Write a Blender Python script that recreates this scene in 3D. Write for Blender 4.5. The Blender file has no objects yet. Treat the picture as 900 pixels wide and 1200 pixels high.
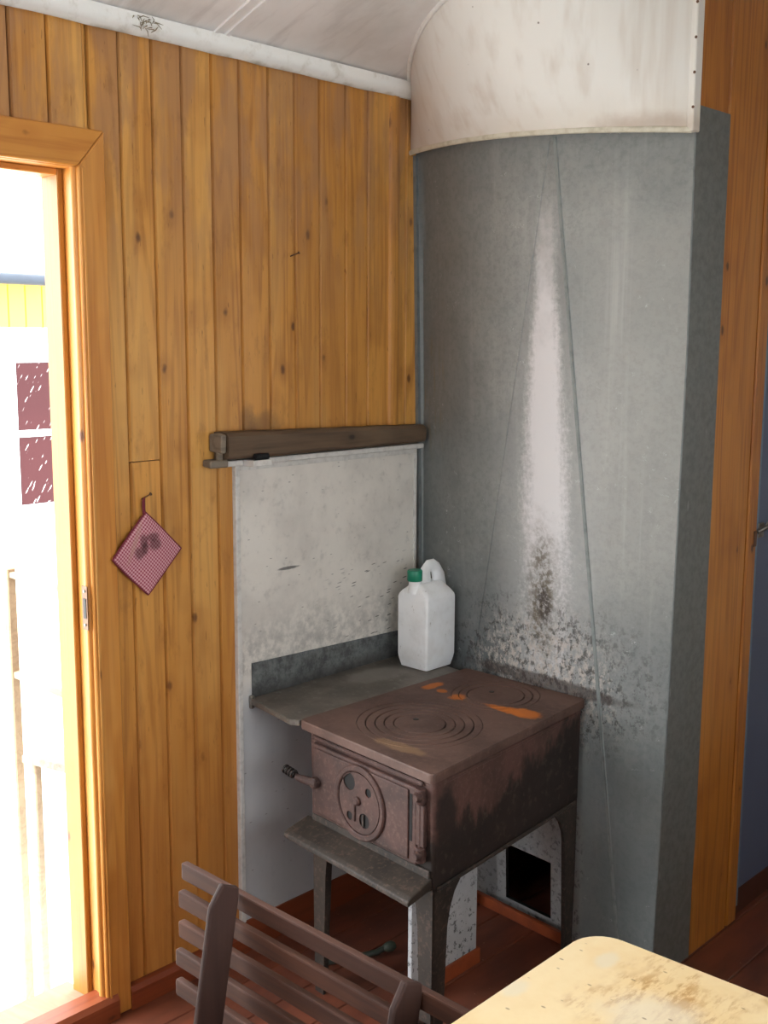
import bpy, bmesh, math, random
from mathutils import Vector, Matrix
random.seed(7)
C = bpy.context.scene.collection
sc = bpy.context.scene
rad = math.radians

# ------------------------------------------------------------------ camera
CAM = Vector((2.047, 0.0, 1.508))
az, pit, rol = rad(43.5), rad(8.65), rad(0.265)
fw = Vector((-math.sin(az) * math.cos(pit), math.cos(az) * math.cos(pit), -math.sin(pit)))
rt = Vector((math.cos(az), math.sin(az), 0))
up = rt.cross(fw)
rt, up = math.cos(rol) * rt + math.sin(rol) * up, -math.sin(rol) * rt + math.cos(rol) * up
cd = bpy.data.cameras.new('camera')
cd.sensor_fit = 'VERTICAL'; cd.sensor_height = 36.0; cd.lens = 1313 / 1200 * 36
cd.clip_start = 0.02; cd.clip_end = 200
cam = bpy.data.objects.new('camera', cd); C.objects.link(cam)
m = Matrix((rt, up, -fw)).transposed().to_4x4(); m.translation = CAM
cam.matrix_world = m
sc.camera = cam

# ------------------------------------------------------------------ sky, sun, exposure
sc.view_settings.view_transform = 'Standard'; sc.view_settings.look = 'None'
sc.view_settings.gamma = 1; sc.view_settings.use_curve_mapping = False
sc.view_settings.exposure = 1.74
w = bpy.data.worlds.new('sky'); sc.world = w; w.use_nodes = True
bg = w.node_tree.nodes['Background']
bg.inputs[0].default_value = (0.88, 0.945, 1.0, 1); bg.inputs[1].default_value = 3.2
sl = bpy.data.lights.new('sun', 'SUN'); sl.energy = 3.0; sl.angle = rad(1.5); sl.color = (1, .95, .87)
so = bpy.data.objects.new('sun', sl); C.objects.link(so)
so.rotation_euler = Vector((.2, -.55, .81)).to_track_quat('Z', 'Y').to_euler()
sc.cycles.use_denoising = True
sc.cycles.max_bounces = 10; sc.cycles.diffuse_bounces = 6

def portal(loc, rot, sx, sy):
    l = bpy.data.lights.new('daylight_portal', 'AREA'); l.shape = 'RECTANGLE'; l.size = sx; l.size_y = sy
    l.cycles.is_portal = True
    o = bpy.data.objects.new('daylight_portal', l); C.objects.link(o); o.location = loc; o.rotation_euler = rot
portal((-.11, .85, .96), (0, rad(-90), 0), 1.8, .8)
portal((2.53, .72, 1.35), (0, rad(90), 0), .86, 1.36)
portal((2.53, 3.3, 1.41), (0, rad(90), 0), .62, .4)
portal((1.35, -1.63, 1.35), (rad(90), 0, 0), 1.3, .86)

# ------------------------------------------------------------------ mesh helpers
class MB:
    """collects shapes (world coordinates) for ONE mesh object"""
    def __init__(s): s.bm = bmesh.new(); s.smooth = False
    def poly(s, pts):
        return s.bm.faces.new([s.bm.verts.new(p) for p in pts])
    def box(s, a, b, bev=0.0, seg=1, M=None):
        x0, y0, z0 = a; x1, y1, z1 = b
        vs = [s.bm.verts.new((x, y, z)) for x in (x0, x1) for y in (y0, y1) for z in (z0, z1)]
        fs = [(0, 1, 3, 2), (4, 6, 7, 5), (0, 4, 5, 1), (2, 3, 7, 6), (0, 2, 6, 4), (1, 5, 7, 3)]
        ff = [s.bm.faces.new([vs[i] for i in f]) for f in fs]
        s._fin(vs, ff, bev, seg, M); return s
    def _fin(s, vs, ff, bev, seg, M):
        allv = list(vs)
        if bev > 0:
            es = list({e for f in ff for e in f.edges})
            r = bmesh.ops.bevel(s.bm, geom=es, offset=bev, segments=seg, affect='EDGES', profile=.5)
            allv = list({v for f in r['faces'] for v in f.verts} | {v for f in ff if f.is_valid for v in f.verts})
        if M is not None:
            for v in allv: v.co = M @ v.co
    def prism(s, pts, d, bev=0.0, seg=1, M=None):
        """extrude closed 3-D polygon by vector d"""
        d = Vector(d)
        a = [s.bm.verts.new(p) for p in pts]; b = [s.bm.verts.new(Vector(p) + d) for p in pts]
        n = len(a)
        ff = [s.bm.faces.new(a), s.bm.faces.new(b[::-1])]
        for i in range(n): ff.append(s.bm.faces.new([a[i], b[i], b[(i + 1) % n], a[(i + 1) % n]]))
        s._fin(a + b, ff, bev, seg, M); return s
    def rings(s, rows, close=True, cap0=True, cap1=True):
        """loft rows of points"""
        R = [[s.bm.verts.new(p) for p in r] for r in rows]; n = len(R[0])
        for i in range(len(R) - 1):
            for j in range(n if close else n - 1):
                s.bm.faces.new([R[i][j], R[i][(j + 1) % n], R[i + 1][(j + 1) % n], R[i + 1][j]])
        if close and cap0: s.bm.faces.new(R[0][::-1])
        if close and cap1: s.bm.faces.new(R[-1])
        return s
    def cyl(s, p0, p1, r0, r1=None, n=20):
        p0, p1 = Vector(p0), Vector(p1); r1 = r0 if r1 is None else r1
        return s.lathe(p0, p1, [(0, r0), (1, r1)], n)
    def lathe(s, p0, p1, prof, n=24):
        p0, p1 = Vector(p0), Vector(p1); ax = (p1 - p0)
        q = ax.normalized().to_track_quat('Z', 'Y').to_matrix()
        rows = []
        for t, r in prof:
            c = p0 + ax * t
            rows.append([c + q @ Vector((r * math.cos(6.283185 * k / n), r * math.sin(6.283185 * k / n), 0)) for k in range(n)])
        return s.rings(rows)
    def tube(s, pts, r, n=8, sx=1, sy=1):
        pts = [Vector(p) for p in pts]; rows = []; ref = None
        for i, p in enumerate(pts):
            t = (pts[min(i + 1, len(pts) - 1)] - pts[max(i - 1, 0)]).normalized()
            if ref is None:
                ref = Vector((0, 0, 1)) if abs(t.z) < .9 else Vector((1, 0, 0))
            u = t.cross(ref).normalized(); v = u.cross(t).normalized(); ref = v
            rr = r[i] if isinstance(r, (list, tuple)) else r
            rows.append([p + u * rr * sx * math.cos(6.283185 * k / n) + v * rr * sy * math.sin(6.283185 * k / n) for k in range(n)])
        return s.rings(rows)
    def map(s, f):
        for v in s.bm.verts: v.co = Vector(f(v.co))
        return s
    def build(s, name, mat, parent=None, smooth=False, angle=None):
        base = Vector((0, 0, 0))
        if parent is not None: base = BASE.get(parent.name, Vector((0, 0, 0)))
        bmesh.ops.recalc_face_normals(s.bm, faces=s.bm.faces[:])
        me = bpy.data.meshes.new(name)
        for v in s.bm.verts: v.co -= base
        s.bm.to_mesh(me); s.bm.free()
        me.materials.append(mat)
        if smooth:
            for p in me.polygons: p.use_smooth = True
            me.set_sharp_from_angle(angle=rad(angle or 35))
        o = bpy.data.objects.new(name, me); C.objects.link(o)
        if parent is not None: o.parent = parent
        BASE[o.name] = base
        return o
BASE = {}
def tag(o, label, cat, group=None):
    o['label'] = label; o['category'] = cat
    if group: o['group'] = group
    return o
def thing(name, label, cat, loc, group=None):
    o = bpy.data.objects.new(name, None); C.objects.link(o); o.location = loc; o.empty_display_size = .05
    BASE[o.name] = Vector(loc)
    return tag(o, label, cat, group)
def struct(o):
    o['kind'] = 'structure'; return o
def sempty(name, loc=(0, 0, 0)):
    o = bpy.data.objects.new(name, None); C.objects.link(o); o.location = loc; BASE[o.name] = Vector(loc); return struct(o)

# ------------------------------------------------------------------ material helpers
def lin(c):
    f = lambda v: v / 12.92 if v <= .04045 else ((v + .055) / 1.055) ** 2.4
    return tuple(f(x / 255) for x in c) + (1,)
class NT:
    def __init__(s, name):
        s.m = bpy.data.materials.new(name); s.m.use_nodes = True; s.t = s.m.node_tree; s.b = s.t.nodes['Principled BSDF']
        s.g = s.t.nodes.new('ShaderNodeNewGeometry'); s.c = s.t.nodes.new('ShaderNodeTexCoord'); s.oi = s.t.nodes.new('ShaderNodeObjectInfo')
        s.pos = s.g.outputs['Position']; s.loc = s.c.outputs['Object']; s.rnd = s.oi.outputs['Random']
    def set(s, sock, v):
        if hasattr(v, 'is_output'): s.t.links.new(v, sock)
        else: sock.default_value = v
    def math(s, op, a, b=0.0, c=0.0, clamp=False):
        n = s.t.nodes.new('ShaderNodeMath'); n.operation = op; n.use_clamp = clamp
        s.set(n.inputs[0], a); s.set(n.inputs[1], b); s.set(n.inputs[2], c); return n.outputs[0]
    def vec(s, op, a, b=(0, 0, 0)):
        n = s.t.nodes.new('ShaderNodeVectorMath'); n.operation = op
        s.set(n.inputs[0], a); s.set(n.inputs[1], b)
        return n.outputs['Value'] if op in ('LENGTH', 'DISTANCE', 'DOT_PRODUCT') else n.outputs[0]
    def xyz(s, v):
        n = s.t.nodes.new('ShaderNodeSeparateXYZ'); s.set(n.inputs[0], v); return n.outputs
    def comb(s, x, y, z):
        n = s.t.nodes.new('ShaderNodeCombineXYZ')
        for i, v in enumerate((x, y, z)): s.set(n.inputs[i], v)
        return n.outputs[0]
    def noise(s, v, scale=5., detail=3., rough=.55, dist=0.):
        n = s.t.nodes.new('ShaderNodeTexNoise'); s.set(n.inputs['Vector'], v)
        n.inputs['Scale'].default_value = scale; n.inputs['Detail'].default_value = detail
        n.inputs['Roughness'].default_value = rough; n.inputs['Distortion'].default_value = dist; return n.outputs[0]
    def voro(s, v, scale=5., out=0):
        n = s.t.nodes.new('ShaderNodeTexVoronoi'); s.set(n.inputs['Vector'], v); n.inputs['Scale'].default_value = scale
        return n.outputs[out]
    def ss(s, v, a, b):
        """smooth step: 0 at a, 1 at b"""
        n = s.t.nodes.new('ShaderNodeMapRange'); n.interpolation_type = 'SMOOTHSTEP'; s.set(n.inputs[0], v)
        if a <= b:
            n.inputs[1].default_value = a; n.inputs[2].default_value = b
            n.inputs[3].default_value = 0; n.inputs[4].default_value = 1
        else:
            n.inputs[1].default_value = b; n.inputs[2].default_value = a
            n.inputs[3].default_value = 1; n.inputs[4].default_value = 0
        return n.outputs[0]
    def mix(s, f, a, b, mode='MIX'):
        n = s.t.nodes.new('ShaderNodeMix'); n.data_type = 'RGBA'; n.blend_type = mode
        s.set(n.inputs[0], f); s.set(n.inputs[6], a); s.set(n.inputs[7], b); return n.outputs[2]
    def blob(s, c, r, amp=.6, scale=20., v=None, soft=.5):
        """ragged ellipsoidal patch round the point c"""
        v = s.pos if v is None else v
        d = s.vec('LENGTH', s.vec('DIVIDE', s.vec('SUBTRACT', v, c), r))
        d = s.math('ADD', d, s.math('MULTIPLY', s.math('SUBTRACT', s.noise(v, scale, 4, .6), .5), amp))
        return s.ss(d, 1 + soft / 2, 1 - soft / 2)
    def bump(s, h, dist=.002, strength=.5):
        n = s.t.nodes.new('ShaderNodeBump'); n.inputs['Strength'].default_value = strength; n.inputs['Distance'].default_value = dist
        s.set(n.inputs['Height'], h); s.t.links.new(n.outputs[0], s.b.inputs['Normal'])
    def out(s, col, rough=.5, metal=0., spec=.5, coat=0.):
        s.set(s.b.inputs['Base Color'], col); s.set(s.b.inputs['Roughness'], rough); s.b.inputs['Metallic'].default_value = metal
        s.b.inputs['Specular IOR Level'].default_value = spec
        s.b.inputs['Coat Weight'].default_value = coat; s.b.inputs['Coat Roughness'].default_value = .25
        return s.m

def wood(name, lo, mid, hi, knot, rough=.42, axis=2, grain=1.0, stain=None, coat=.0, knots=True):
    n = NT(name)
    r = n.math('MULTIPLY', n.rnd, 37.0)
    p = n.vec('ADD', n.loc, n.comb(r, n.math('MULTIPLY', r, 1.7), n.math('MULTIPLY', r, .6)))
    sc_ = [14., 14., 14.]; sc_[axis] = .9
    q = n.vec('MULTIPLY', p, tuple(sc_))
    f = n.noise(q, 1.0, 2., .5, .3)
    rings = n.math('SINE', n.math('MULTIPLY', f, 46.))
    rings = n.ss(rings, -.6, 1.0)
    sf = [160., 160., 160.]; sf[axis] = 5.
    fine = n.noise(n.vec('MULTIPLY', p, tuple(sf)), 1.0, 2., .6)
    st = [9., 9., 9.]; st[axis] = 1.3
    tone = n.noise(n.vec('MULTIPLY', p, tuple(st)), 1.0, 3., .6)
    col = n.mix(n.math('ADD', n.math('MULTIPLY', rings, .48 * grain), n.math('MULTIPLY', n.math('SUBTRACT', fine, .5), 1.3 * grain), clamp=True), lin(mid), lin(lo))
    col = n.mix(n.ss(tone, .45, .72), col, n.mix(.5, lin(hi), col))
    col = n.mix(n.math('MULTIPLY', n.ss(n.noise(p, 5., 3.), .52, .75), .45), col, lin(lo))
    # board to board difference
    col = n.mix(n.math('MULTIPLY', n.rnd, .38), col, lin(lo))
    if knots:
        kz = [12., 12., 12.]; kz[axis] = 7.
        kd = n.voro(n.vec('MULTIPLY', p, tuple(kz)), 1.0)
        kmask = n.ss(n.math('ADD', kd, n.math('MULTIPLY', n.noise(p, 60., 2.), .08)),   .155, .075)
        col = n.mix(n.math('MULTIPLY', n.ss(kd, .34, .1), .35), col, lin(lo))
        col = n.mix(n.math('MULTIPLY', kmask, .85), col, lin(knot))
    if stain: col = stain(n, col)
    n.bump(n.math('ADD', fine, n.math('MULTIPLY', rings, .4)), .0006, .35)
    return n.out(col, n.math('ADD', rough, n.math('MULTIPLY', n.math('SUBTRACT', tone, .5), .3)), coat=coat)

def wall_stain(n, col):
    # smoke browning high on the wall, in ragged patches
    z = n.xyz(n.pos)[2]
    g = n.math('MULTIPLY', n.ss(z, 1.45, 1.95), n.ss(n.noise(n.vec('MULTIPLY', n.pos, (13, 13, 3.)), 1., 5., .6), .42, .58))
    col = n.mix(n.math('MULTIPLY', g, .62), col, lin((160, 117, 82)))
    blot = n.ss(n.noise(n.vec('MULTIPLY', n.pos, (22, 22, 9)), 1., 5., .68), .54, .70)
    col = n.mix(n.math('MULTIPLY', blot, .34), col, lin((126, 78, 34)))
    fl = n.ss(n.noise(n.vec('MULTIPLY', n.pos, (170, 170, 26)), 1., 2., .5), .68, .74)
    col = n.mix(n.math('MULTIPLY', fl, .45), col, lin((84, 48, 22)))
    low = n.math('MULTIPLY', n.ss(z, 1.1, .3), .55)
    col = n.mix(low, col, lin((176, 108, 48)))
    for c, r in (((0, 1.262, 1.50), (.05, .02, .07)), ((0, 1.74, 1.31), (.05, .05, .03)), ((0, 1.69, 1.31), (.05, .022, .045))):
        col = n.mix(n.math('MULTIPLY', n.blob(c, r, 1.3, 30., soft=1.), .5), col, lin((82, 58, 40)))
    return col
W_WALL = wood('varnished_pine', (152, 96, 40), (208, 148, 70), (222, 174, 100), (74, 38, 18), .40, stain=wall_stain, coat=.12)
W_FRAME = wood('door_frame_pine', (172, 104, 40), (205, 140, 62), (222, 170, 96), (90, 48, 22), .38, coat=.15)
W_STOP = wood('shaded_door_stop_pine', (140, 88, 26), (170, 114, 36), (188, 136, 56), (80, 42, 20), .5)  # darker than the frame, standing in for shade from the sky
W_FRAMEY = wood('door_frame_pine_lengthwise', (172, 104, 40), (200, 136, 60), (216, 162, 90), (90, 48, 22), .38, axis=1, coat=.15)
W_POST = wood('orange_pine', (148, 84, 30), (192, 124, 50), (208, 146, 74), (66, 30, 14), .36, coat=.2, grain=1.1)
W_SILL = wood('red_brown_sill', (120, 56, 30), (150, 76, 42), (170, 98, 60), (70, 32, 20), .4, axis=1)
W_BASE = wood('red_brown_skirting', (104, 46, 24), (134, 62, 32), (150, 78, 44), (60, 28, 18), .45, axis=1, knots=False)
W_BEAM = wood('weathered_timber', (66, 50, 36), (100, 80, 60), (128, 108, 84), (40, 30, 22), .75, axis=1, grain=1.2)
W_GREY = wood('grey_weathered_wood', (92, 82, 70), (128, 116, 100), (150, 138, 122), (60, 50, 42), .8, axis=1, grain=1.2, knots=False)
W_CHAIR = wood('worn_brown_paint_wood', (66, 36, 23), (92, 54, 36), (122, 78, 54), (50, 30, 22), .75, axis=0, grain=1.3, knots=False)
W_CHAIRZ = wood('dark_brown_chair_upright', (52, 32, 25), (70, 45, 37), (82, 55, 45), (46, 28, 22), .75, grain=.9, knots=False)
W_RAIL = wood('sunbleached_wood', (120, 100, 76), (146, 126, 98), (170, 150, 122), (90, 70, 50), .8, axis=0, knots=False)

def plain(name, col, rough=.5, metal=0., var=.25, scale=12., dark=None, spec=.5):
    n = NT(name); c = lin(col); d = lin(dark) if dark else tuple(x * .6 for x in c[:3]) + (1,)
    f = n.noise(n.pos, scale, 4., .6)
    return n.out(n.mix(n.math('MULTIPLY', n.ss(f, .4, .75), var * 2), c, d), rough, metal, spec)

def m_floor():
    n = NT('red_brown_floor_paint')
    f = n.noise(n.vec('MULTIPLY', n.pos, (14, 3, 14)), 1., 4.)
    col = n.mix(n.ss(f, .35, .7), lin((124, 68, 48)), lin((98, 54, 40)))
    dirt = n.noise(n.pos, 3.2, 5., .65)
    col = n.mix(n.math('MULTIPLY', n.ss(dirt, .45, .7), .55), col, lin((84, 54, 42)))
    col = n.mix(n.math('MULTIPLY', n.ss(n.voro(n.pos, 26.), .06, .03), .5), col, lin((190, 150, 120)))
    n.bump(f, .001, .3)
    return n.out(col, .42)
FLOOR = m_floor()

def m_ceiling():
    n = NT('stained_white_ceiling')
    f = n.noise(n.pos, 4., 5., .6)
    col = n.mix(n.ss(f, .4, .7), lin((242, 240, 238)), lin((226, 223, 219)))
    y = n.xyz(n.pos)[1]
    d = n.math('MULTIPLY', n.ss(n.noise(n.vec('MULTIPLY', n.pos, (3, 14, 3)), 1., 5., .65), .5, .68), n.ss(n.xyz(n.pos)[0], .5, .05))
    col = n.mix(n.math('MULTIPLY', d, .28), col, lin((160, 152, 146)))
    return n.out(col, .45)
CEIL = m_ceiling()
def m_white_trim():
    n = NT('old_white_gloss_paint')
    f = n.noise(n.pos, 22., 5., .65)
    col = n.mix(n.ss(f, .5, .75), lin((244, 244, 240)), lin((218, 215, 206)))
    z = n.xyz(n.pos)[2]
    ed = n.math('MULTIPLY', n.ss(n.math('ADD', z, n.math('MULTIPLY', n.noise(n.pos, 16., 4.), .02)), 2.142, 2.130), .75)
    col = n.mix(ed, col, lin((120, 104, 66)))
    n.bump(f, .002, .4)
    return n.out(col, .35)
TRIMW = m_white_trim()

def m_casing():
    n = NT('smoke_stained_cream_paint')
    s = n.noise(n.vec('MULTIPLY', n.pos, (26, 26, 1.1)), 1., 3., .5)
    f = n.noise(n.pos, 7., 4., .6)
    col = n.mix(n.ss(s, .45, .8), lin((238, 236, 230)), lin((222, 215, 205)))
    z = n.xyz(n.pos)[2]; x = n.xyz(n.pos)[0]
    band = n.math('MULTIPLY', n.ss(n.math('ADD', z, n.math('MULTIPLY', f, .12)), 2.13, 1.99), .4)
    col = n.mix(band, col, lin((212, 196, 172)))
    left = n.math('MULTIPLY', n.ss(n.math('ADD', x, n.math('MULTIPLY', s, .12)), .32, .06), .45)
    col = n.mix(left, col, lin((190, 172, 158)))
    col = n.mix(n.math('MULTIPLY', n.ss(n.voro(n.pos, 16.), .05, .02), .8), col, lin((90, 66, 46)))
    col = n.mix(n.math('MULTIPLY', n.blob((.73, 2.15, 1.965), (.11, .2, .028), 1.2, 18., soft=1.2), .45), col, lin((150, 112, 76)))
    n.bump(n.noise(n.vec('MULTIPLY', n.pos, (60, 60, 8)), 1., 3.), .0012, .3)
    return n.out(col, n.math('ADD', .3, n.math('MULTIPLY', f, .25)))
CASING = m_casing()

def m_shield():
    n = NT('scorched_grey_sheet_metal')
    X, Y, Z = n.xyz(n.pos)
    big = n.noise(n.pos, 3.5, 4., .6); mott = n.noise(n.pos, 70., 4., .75); mid = n.noise(n.vec('MULTIPLY', n.pos, (18, 18, 9)), 1., 5., .7)
    wob = n.math('MULTIPLY', n.math('SUBTRACT', n.noise(n.pos, 8., 5., .65), .5), .5)
    col = n.mix(n.ss(big, .35, .68), lin((134, 136, 134)), lin((150, 151, 147)))
    col = n.mix(n.math('MULTIPLY', n.ss(mid, .4, .7), .30), col, lin((118, 122, 121)))
    col = n.mix(n.math('MULTIPLY', n.ss(mott, .42, .66), .36), col, lin((100, 105, 104)))
    # right hand sheet's stronger light put into its colour, plus pale runs
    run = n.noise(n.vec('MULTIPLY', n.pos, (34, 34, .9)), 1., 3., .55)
    lit_right = n.math('MULTIPLY', n.ss(X, .50, .66), n.math('MULTIPLY', n.ss(n.math('ADD', Z, wob), .75, 1.15), n.ss(n.math('ADD', Z, wob), 1.95, 1.7)))
    col = n.mix(n.math('MULTIPLY', lit_right, .36), col, lin((182, 179, 170)))
    col = n.mix(n.math('MULTIPLY', n.ss(run, .52, .75), n.math('ADD', .14, n.math('MULTIPLY', lit_right, .34))), col, lin((190, 189, 184)))
    # bluish oxide in the lower third
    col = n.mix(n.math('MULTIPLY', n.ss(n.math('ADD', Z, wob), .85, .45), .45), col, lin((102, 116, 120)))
    # darker low and to the left behind the stove
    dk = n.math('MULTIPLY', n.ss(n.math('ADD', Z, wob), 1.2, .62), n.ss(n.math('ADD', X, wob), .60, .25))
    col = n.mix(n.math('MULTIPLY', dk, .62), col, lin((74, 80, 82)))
    col = n.mix(n.math('MULTIPLY', n.ss(n.math('ADD', X, n.math('MULTIPLY', wob, .5)), .46, .08), .42), col, lin((88, 94, 95)))  # weaker light on the left side put into the colour
    rust = n.math('MULTIPLY', n.blob((.07, 2.28, 1.36), (.06, .2, .14), 1.2, 12., soft=.9), n.ss(n.noise(n.vec('MULTIPLY', n.pos, (70, 70, 7)), 1., 3.), .52, .66))
    col = n.mix(n.math('MULTIPLY', rust, .5), col, lin((124, 104, 62)))
    # burnt pale streak above the pipe hole: narrow and speckled at the top, wider below, breaking up downwards
    hw = n.math('ADD', .028, n.math('MULTIPLY', n.ss(Z, 1.75, 1.15), .040))
    ax = n.math('DIVIDE', n.math('ABSOLUTE', n.math('SUBTRACT', X, .478)), hw)
    fleck = n.noise(n.pos, 80., 4., .75)
    dx = n.math('ADD', ax, n.math('MULTIPLY', n.math('SUBTRACT', n.noise(n.vec('MULTIPLY', n.pos, (30, 30, 4)), 1., 4., .7), .5), .9))
    dx = n.math('ADD', dx, n.math('MULTIPLY', n.math('SUBTRACT', fleck, .5), 1.1))
    tail = n.ss(n.math('ADD', Z, wob), 1.86, 1.52); foot_ = n.ss(Z, 1.12, .84)
    streak = n.math('MULTIPLY', n.ss(dx, 1.35, .45), tail)
    streak = n.math('MULTIPLY', streak, n.math('SUBTRACT', 1., n.math('MULTIPLY', foot_, n.math('ADD', .30, n.math('MULTIPLY', n.ss(fleck, .40, .58), .6)))))
    halo = n.math('MULTIPLY', n.ss(n.math('ADD', ax, n.math('MULTIPLY', wob, 2.)), 3.0, .8), n.math('ADD', n.math('MULTIPLY', n.ss(Z, 2.0, 1.4), .28), n.math('MULTIPLY', n.ss(Z, 1.25, .95), .2)))
    col = n.mix(halo, col, lin((186, 186, 184)))
    col = n.mix(n.math('MULTIPLY', streak, .92), col, lin((222, 219, 219)))
    # peeling ring round the pipe hole: white flakes, soot, rust
    flk = n.noise(n.vec('MULTIPLY', n.pos, (75, 75, 50)), 1., 6., .8)
    peel = n.math('MULTIPLY', n.blob((.47, 2.22, .68), (.20, .3, .15), 1.0, 11., soft=.9), n.ss(flk, .49, .55))
    col = n.mix(n.math('MULTIPLY', peel, .85), col, lin((200, 190, 180)))
    soot = n.math('MULTIPLY', n.blob((.45, 2.22, .69), (.33, .3, .17), 1.1, 14., soft=.9), n.ss(n.noise(n.vec('MULTIPLY', n.pos, (60, 60, 45)), 1., 6., .8), .51, .58))
    col = n.mix(n.math('MULTIPLY', soot, .8), col, lin((48, 46, 43)))
    br = n.blob((.468, 2.2, .90), (.040, .3, .15), 1.5, 22., soft=1.1)
    col = n.mix(n.math('MULTIPLY', br, n.math('ADD', .22, n.math('MULTIPLY', n.ss(n.noise(n.pos, 75., 4., .7), .4, .6), .6))), col, lin((84, 70, 42)))
    hole = n.math('MULTIPLY', n.blob((.472, 2.2, .868), (.022, .3, .04), 1.4, 50., soft=.8), n.ss(fleck, .36, .52))
    col = n.mix(n.math('MULTIPLY', hole, .85), col, lin((46, 32, 20)))
    line = n.math('MULTIPLY', n.blob((.48, 2.24, .668), (.24, .3, .018), .8, 20.), .75)
    col = n.mix(line, col, lin((58, 44, 38)))
    # whitewashed foot behind the stove legs
    foot = n.math('MULTIPLY', n.ss(n.math('ADD', Z, n.math('MULTIPLY', wob, .2)), .43, .36), n.ss(n.math('ADD', X, n.math('MULTIPLY', wob, .1)), .605, .585))
    col = n.mix(n.math('MULTIPLY', foot, .75), col, lin((164, 164, 164)))
    col = n.mix(n.math('MULTIPLY', n.math('MULTIPLY', foot, n.ss(n.noise(n.pos, 60., 4., .7), .52, .62)), .6), col, lin((78, 78, 78)))
    # paint flecks and fine drips
    drip = n.voro(n.vec('MULTIPLY', n.vec('ADD', n.pos, n.comb(wob, 0., 0.)), (70., 70., 16.)), 1.)
    col = n.mix(n.math('MULTIPLY', n.math('MULTIPLY', n.ss(drip, .16, .08), n.ss(n.noise(n.pos, 6., 3.), .5, .62)), .55), col, lin((196, 198, 196)))
    n.bump(n.noise(n.pos, 14., 3.), .004, .12)
    return n.out(col, n.math('ADD', .38, n.math('MULTIPLY', mott, .25)), 0., .5)
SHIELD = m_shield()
def m_strip():
    n = NT('grey_sheet_metal_edge')
    mott = n.noise(n.pos, 50., 4., .7)
    col = n.mix(n.ss(mott, .35, .7), lin((114, 117, 115)), lin((98, 101, 100)))
    col = n.mix(n.math('MULTIPLY', n.ss(n.voro(n.vec('MULTIPLY', n.pos, (1, 1, .3)), 22.), .10, .05), .35), col, lin((170, 172, 170)))
    return n.out(col, .45)
STRIP = m_strip()
SEAM = plain('grey_green_seam', (138, 144, 142), .45, 0., .4, 40., (112, 119, 118))

def m_panel():
    n = NT('scuffed_white_board')
    X, Y, Z = n.xyz(n.pos)
    f = n.noise(n.pos, 5., 5., .65); g = n.noise(n.pos, 40., 4., .7)
    col = n.mix(n.ss(f, .38, .68), lin((219, 213, 204)), lin((202, 196, 188)))
    col = n.mix(n.math('MULTIPLY', n.ss(g, .54, .74), .35), col, lin((160, 156, 150)))
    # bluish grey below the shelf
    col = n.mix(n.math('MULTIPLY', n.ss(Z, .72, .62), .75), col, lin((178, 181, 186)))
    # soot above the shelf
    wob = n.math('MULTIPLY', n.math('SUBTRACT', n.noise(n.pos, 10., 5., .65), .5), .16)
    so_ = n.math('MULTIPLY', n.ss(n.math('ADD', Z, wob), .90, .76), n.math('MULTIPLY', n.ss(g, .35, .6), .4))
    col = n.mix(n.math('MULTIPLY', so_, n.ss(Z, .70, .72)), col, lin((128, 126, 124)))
    # horizontal scratches: short dark dashes
    q = n.vec('MULTIPLY', n.vec('ADD', n.pos, n.comb(0., 0., n.math('MULTIPLY', Y, -.12))), (10., 10., 60.))
    d = n.voro(q, 1.9)
    scr = n.math('MULTIPLY', n.ss(n.math('ADD', d, n.math('MULTIPLY', g, .10)), .25, .17), n.math('MULTIPLY', n.ss(Z, .97, .90), n.ss(Y, 1.88, 2.06)))
    col = n.mix(n.math('MULTIPLY', scr, .85), col, lin((58, 56, 54)))
    d2 = n.voro(n.vec('MULTIPLY', n.pos, (18., 18., 60.)), 1.)
    col = n.mix(n.math('MULTIPLY', n.ss(d2, .09, .05), .6), col, lin((96, 92, 88)))
    one = n.blob((0.01, 1.805, .955), (.05, .035, .004), .7, 70.)
    col = n.mix(n.math('MULTIPLY', one, .8), col, lin((60, 58, 56)))
    n.bump(f, .002, .2)
    return n.out(col, .55)
PANEL = m_panel()
PANEL_TRIM = plain('old_white_edging', (208, 205, 199), .5, 0., .2, 60., (140, 136, 130))

def m_shelf():
    n = NT('grimy_shelf_plate')
    f = n.noise(n.pos, 9., 5., .7); g = n.noise(n.pos, 60., 4., .7)
    col = n.mix(n.ss(f, .38, .65), lin((106, 100, 92)), lin((80, 74, 67)))
    col = n.mix(n.math('MULTIPLY', n.ss(g, .55, .7), .4), col, lin((136, 136, 130)))
    col = n.mix(n.math('MULTIPLY', n.blob((.10, 2.03, .66), (.05, .09, .05), 1.0, 16.), .45), col, lin((140, 138, 132)))
    return n.out(col, .5)
SHELF = m_shelf()
def m_upstand():
    n = NT('sooty_grey_upstand')
    g = n.noise(n.pos, 36., 5., .75); f = n.noise(n.pos, 8., 4.)
    col = n.mix(n.ss(g, .35, .65), lin((112, 115, 114)), lin((66, 68, 68)))
    z = n.xyz(n.pos)[2]
    col = n.mix(n.math('MULTIPLY', n.ss(n.math('ADD', z, n.math('MULTIPLY', f, .03)), .71, .67), .7), col, lin((52, 50, 48)))
    return n.out(col, .55)
UPSTAND = m_upstand()

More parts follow.
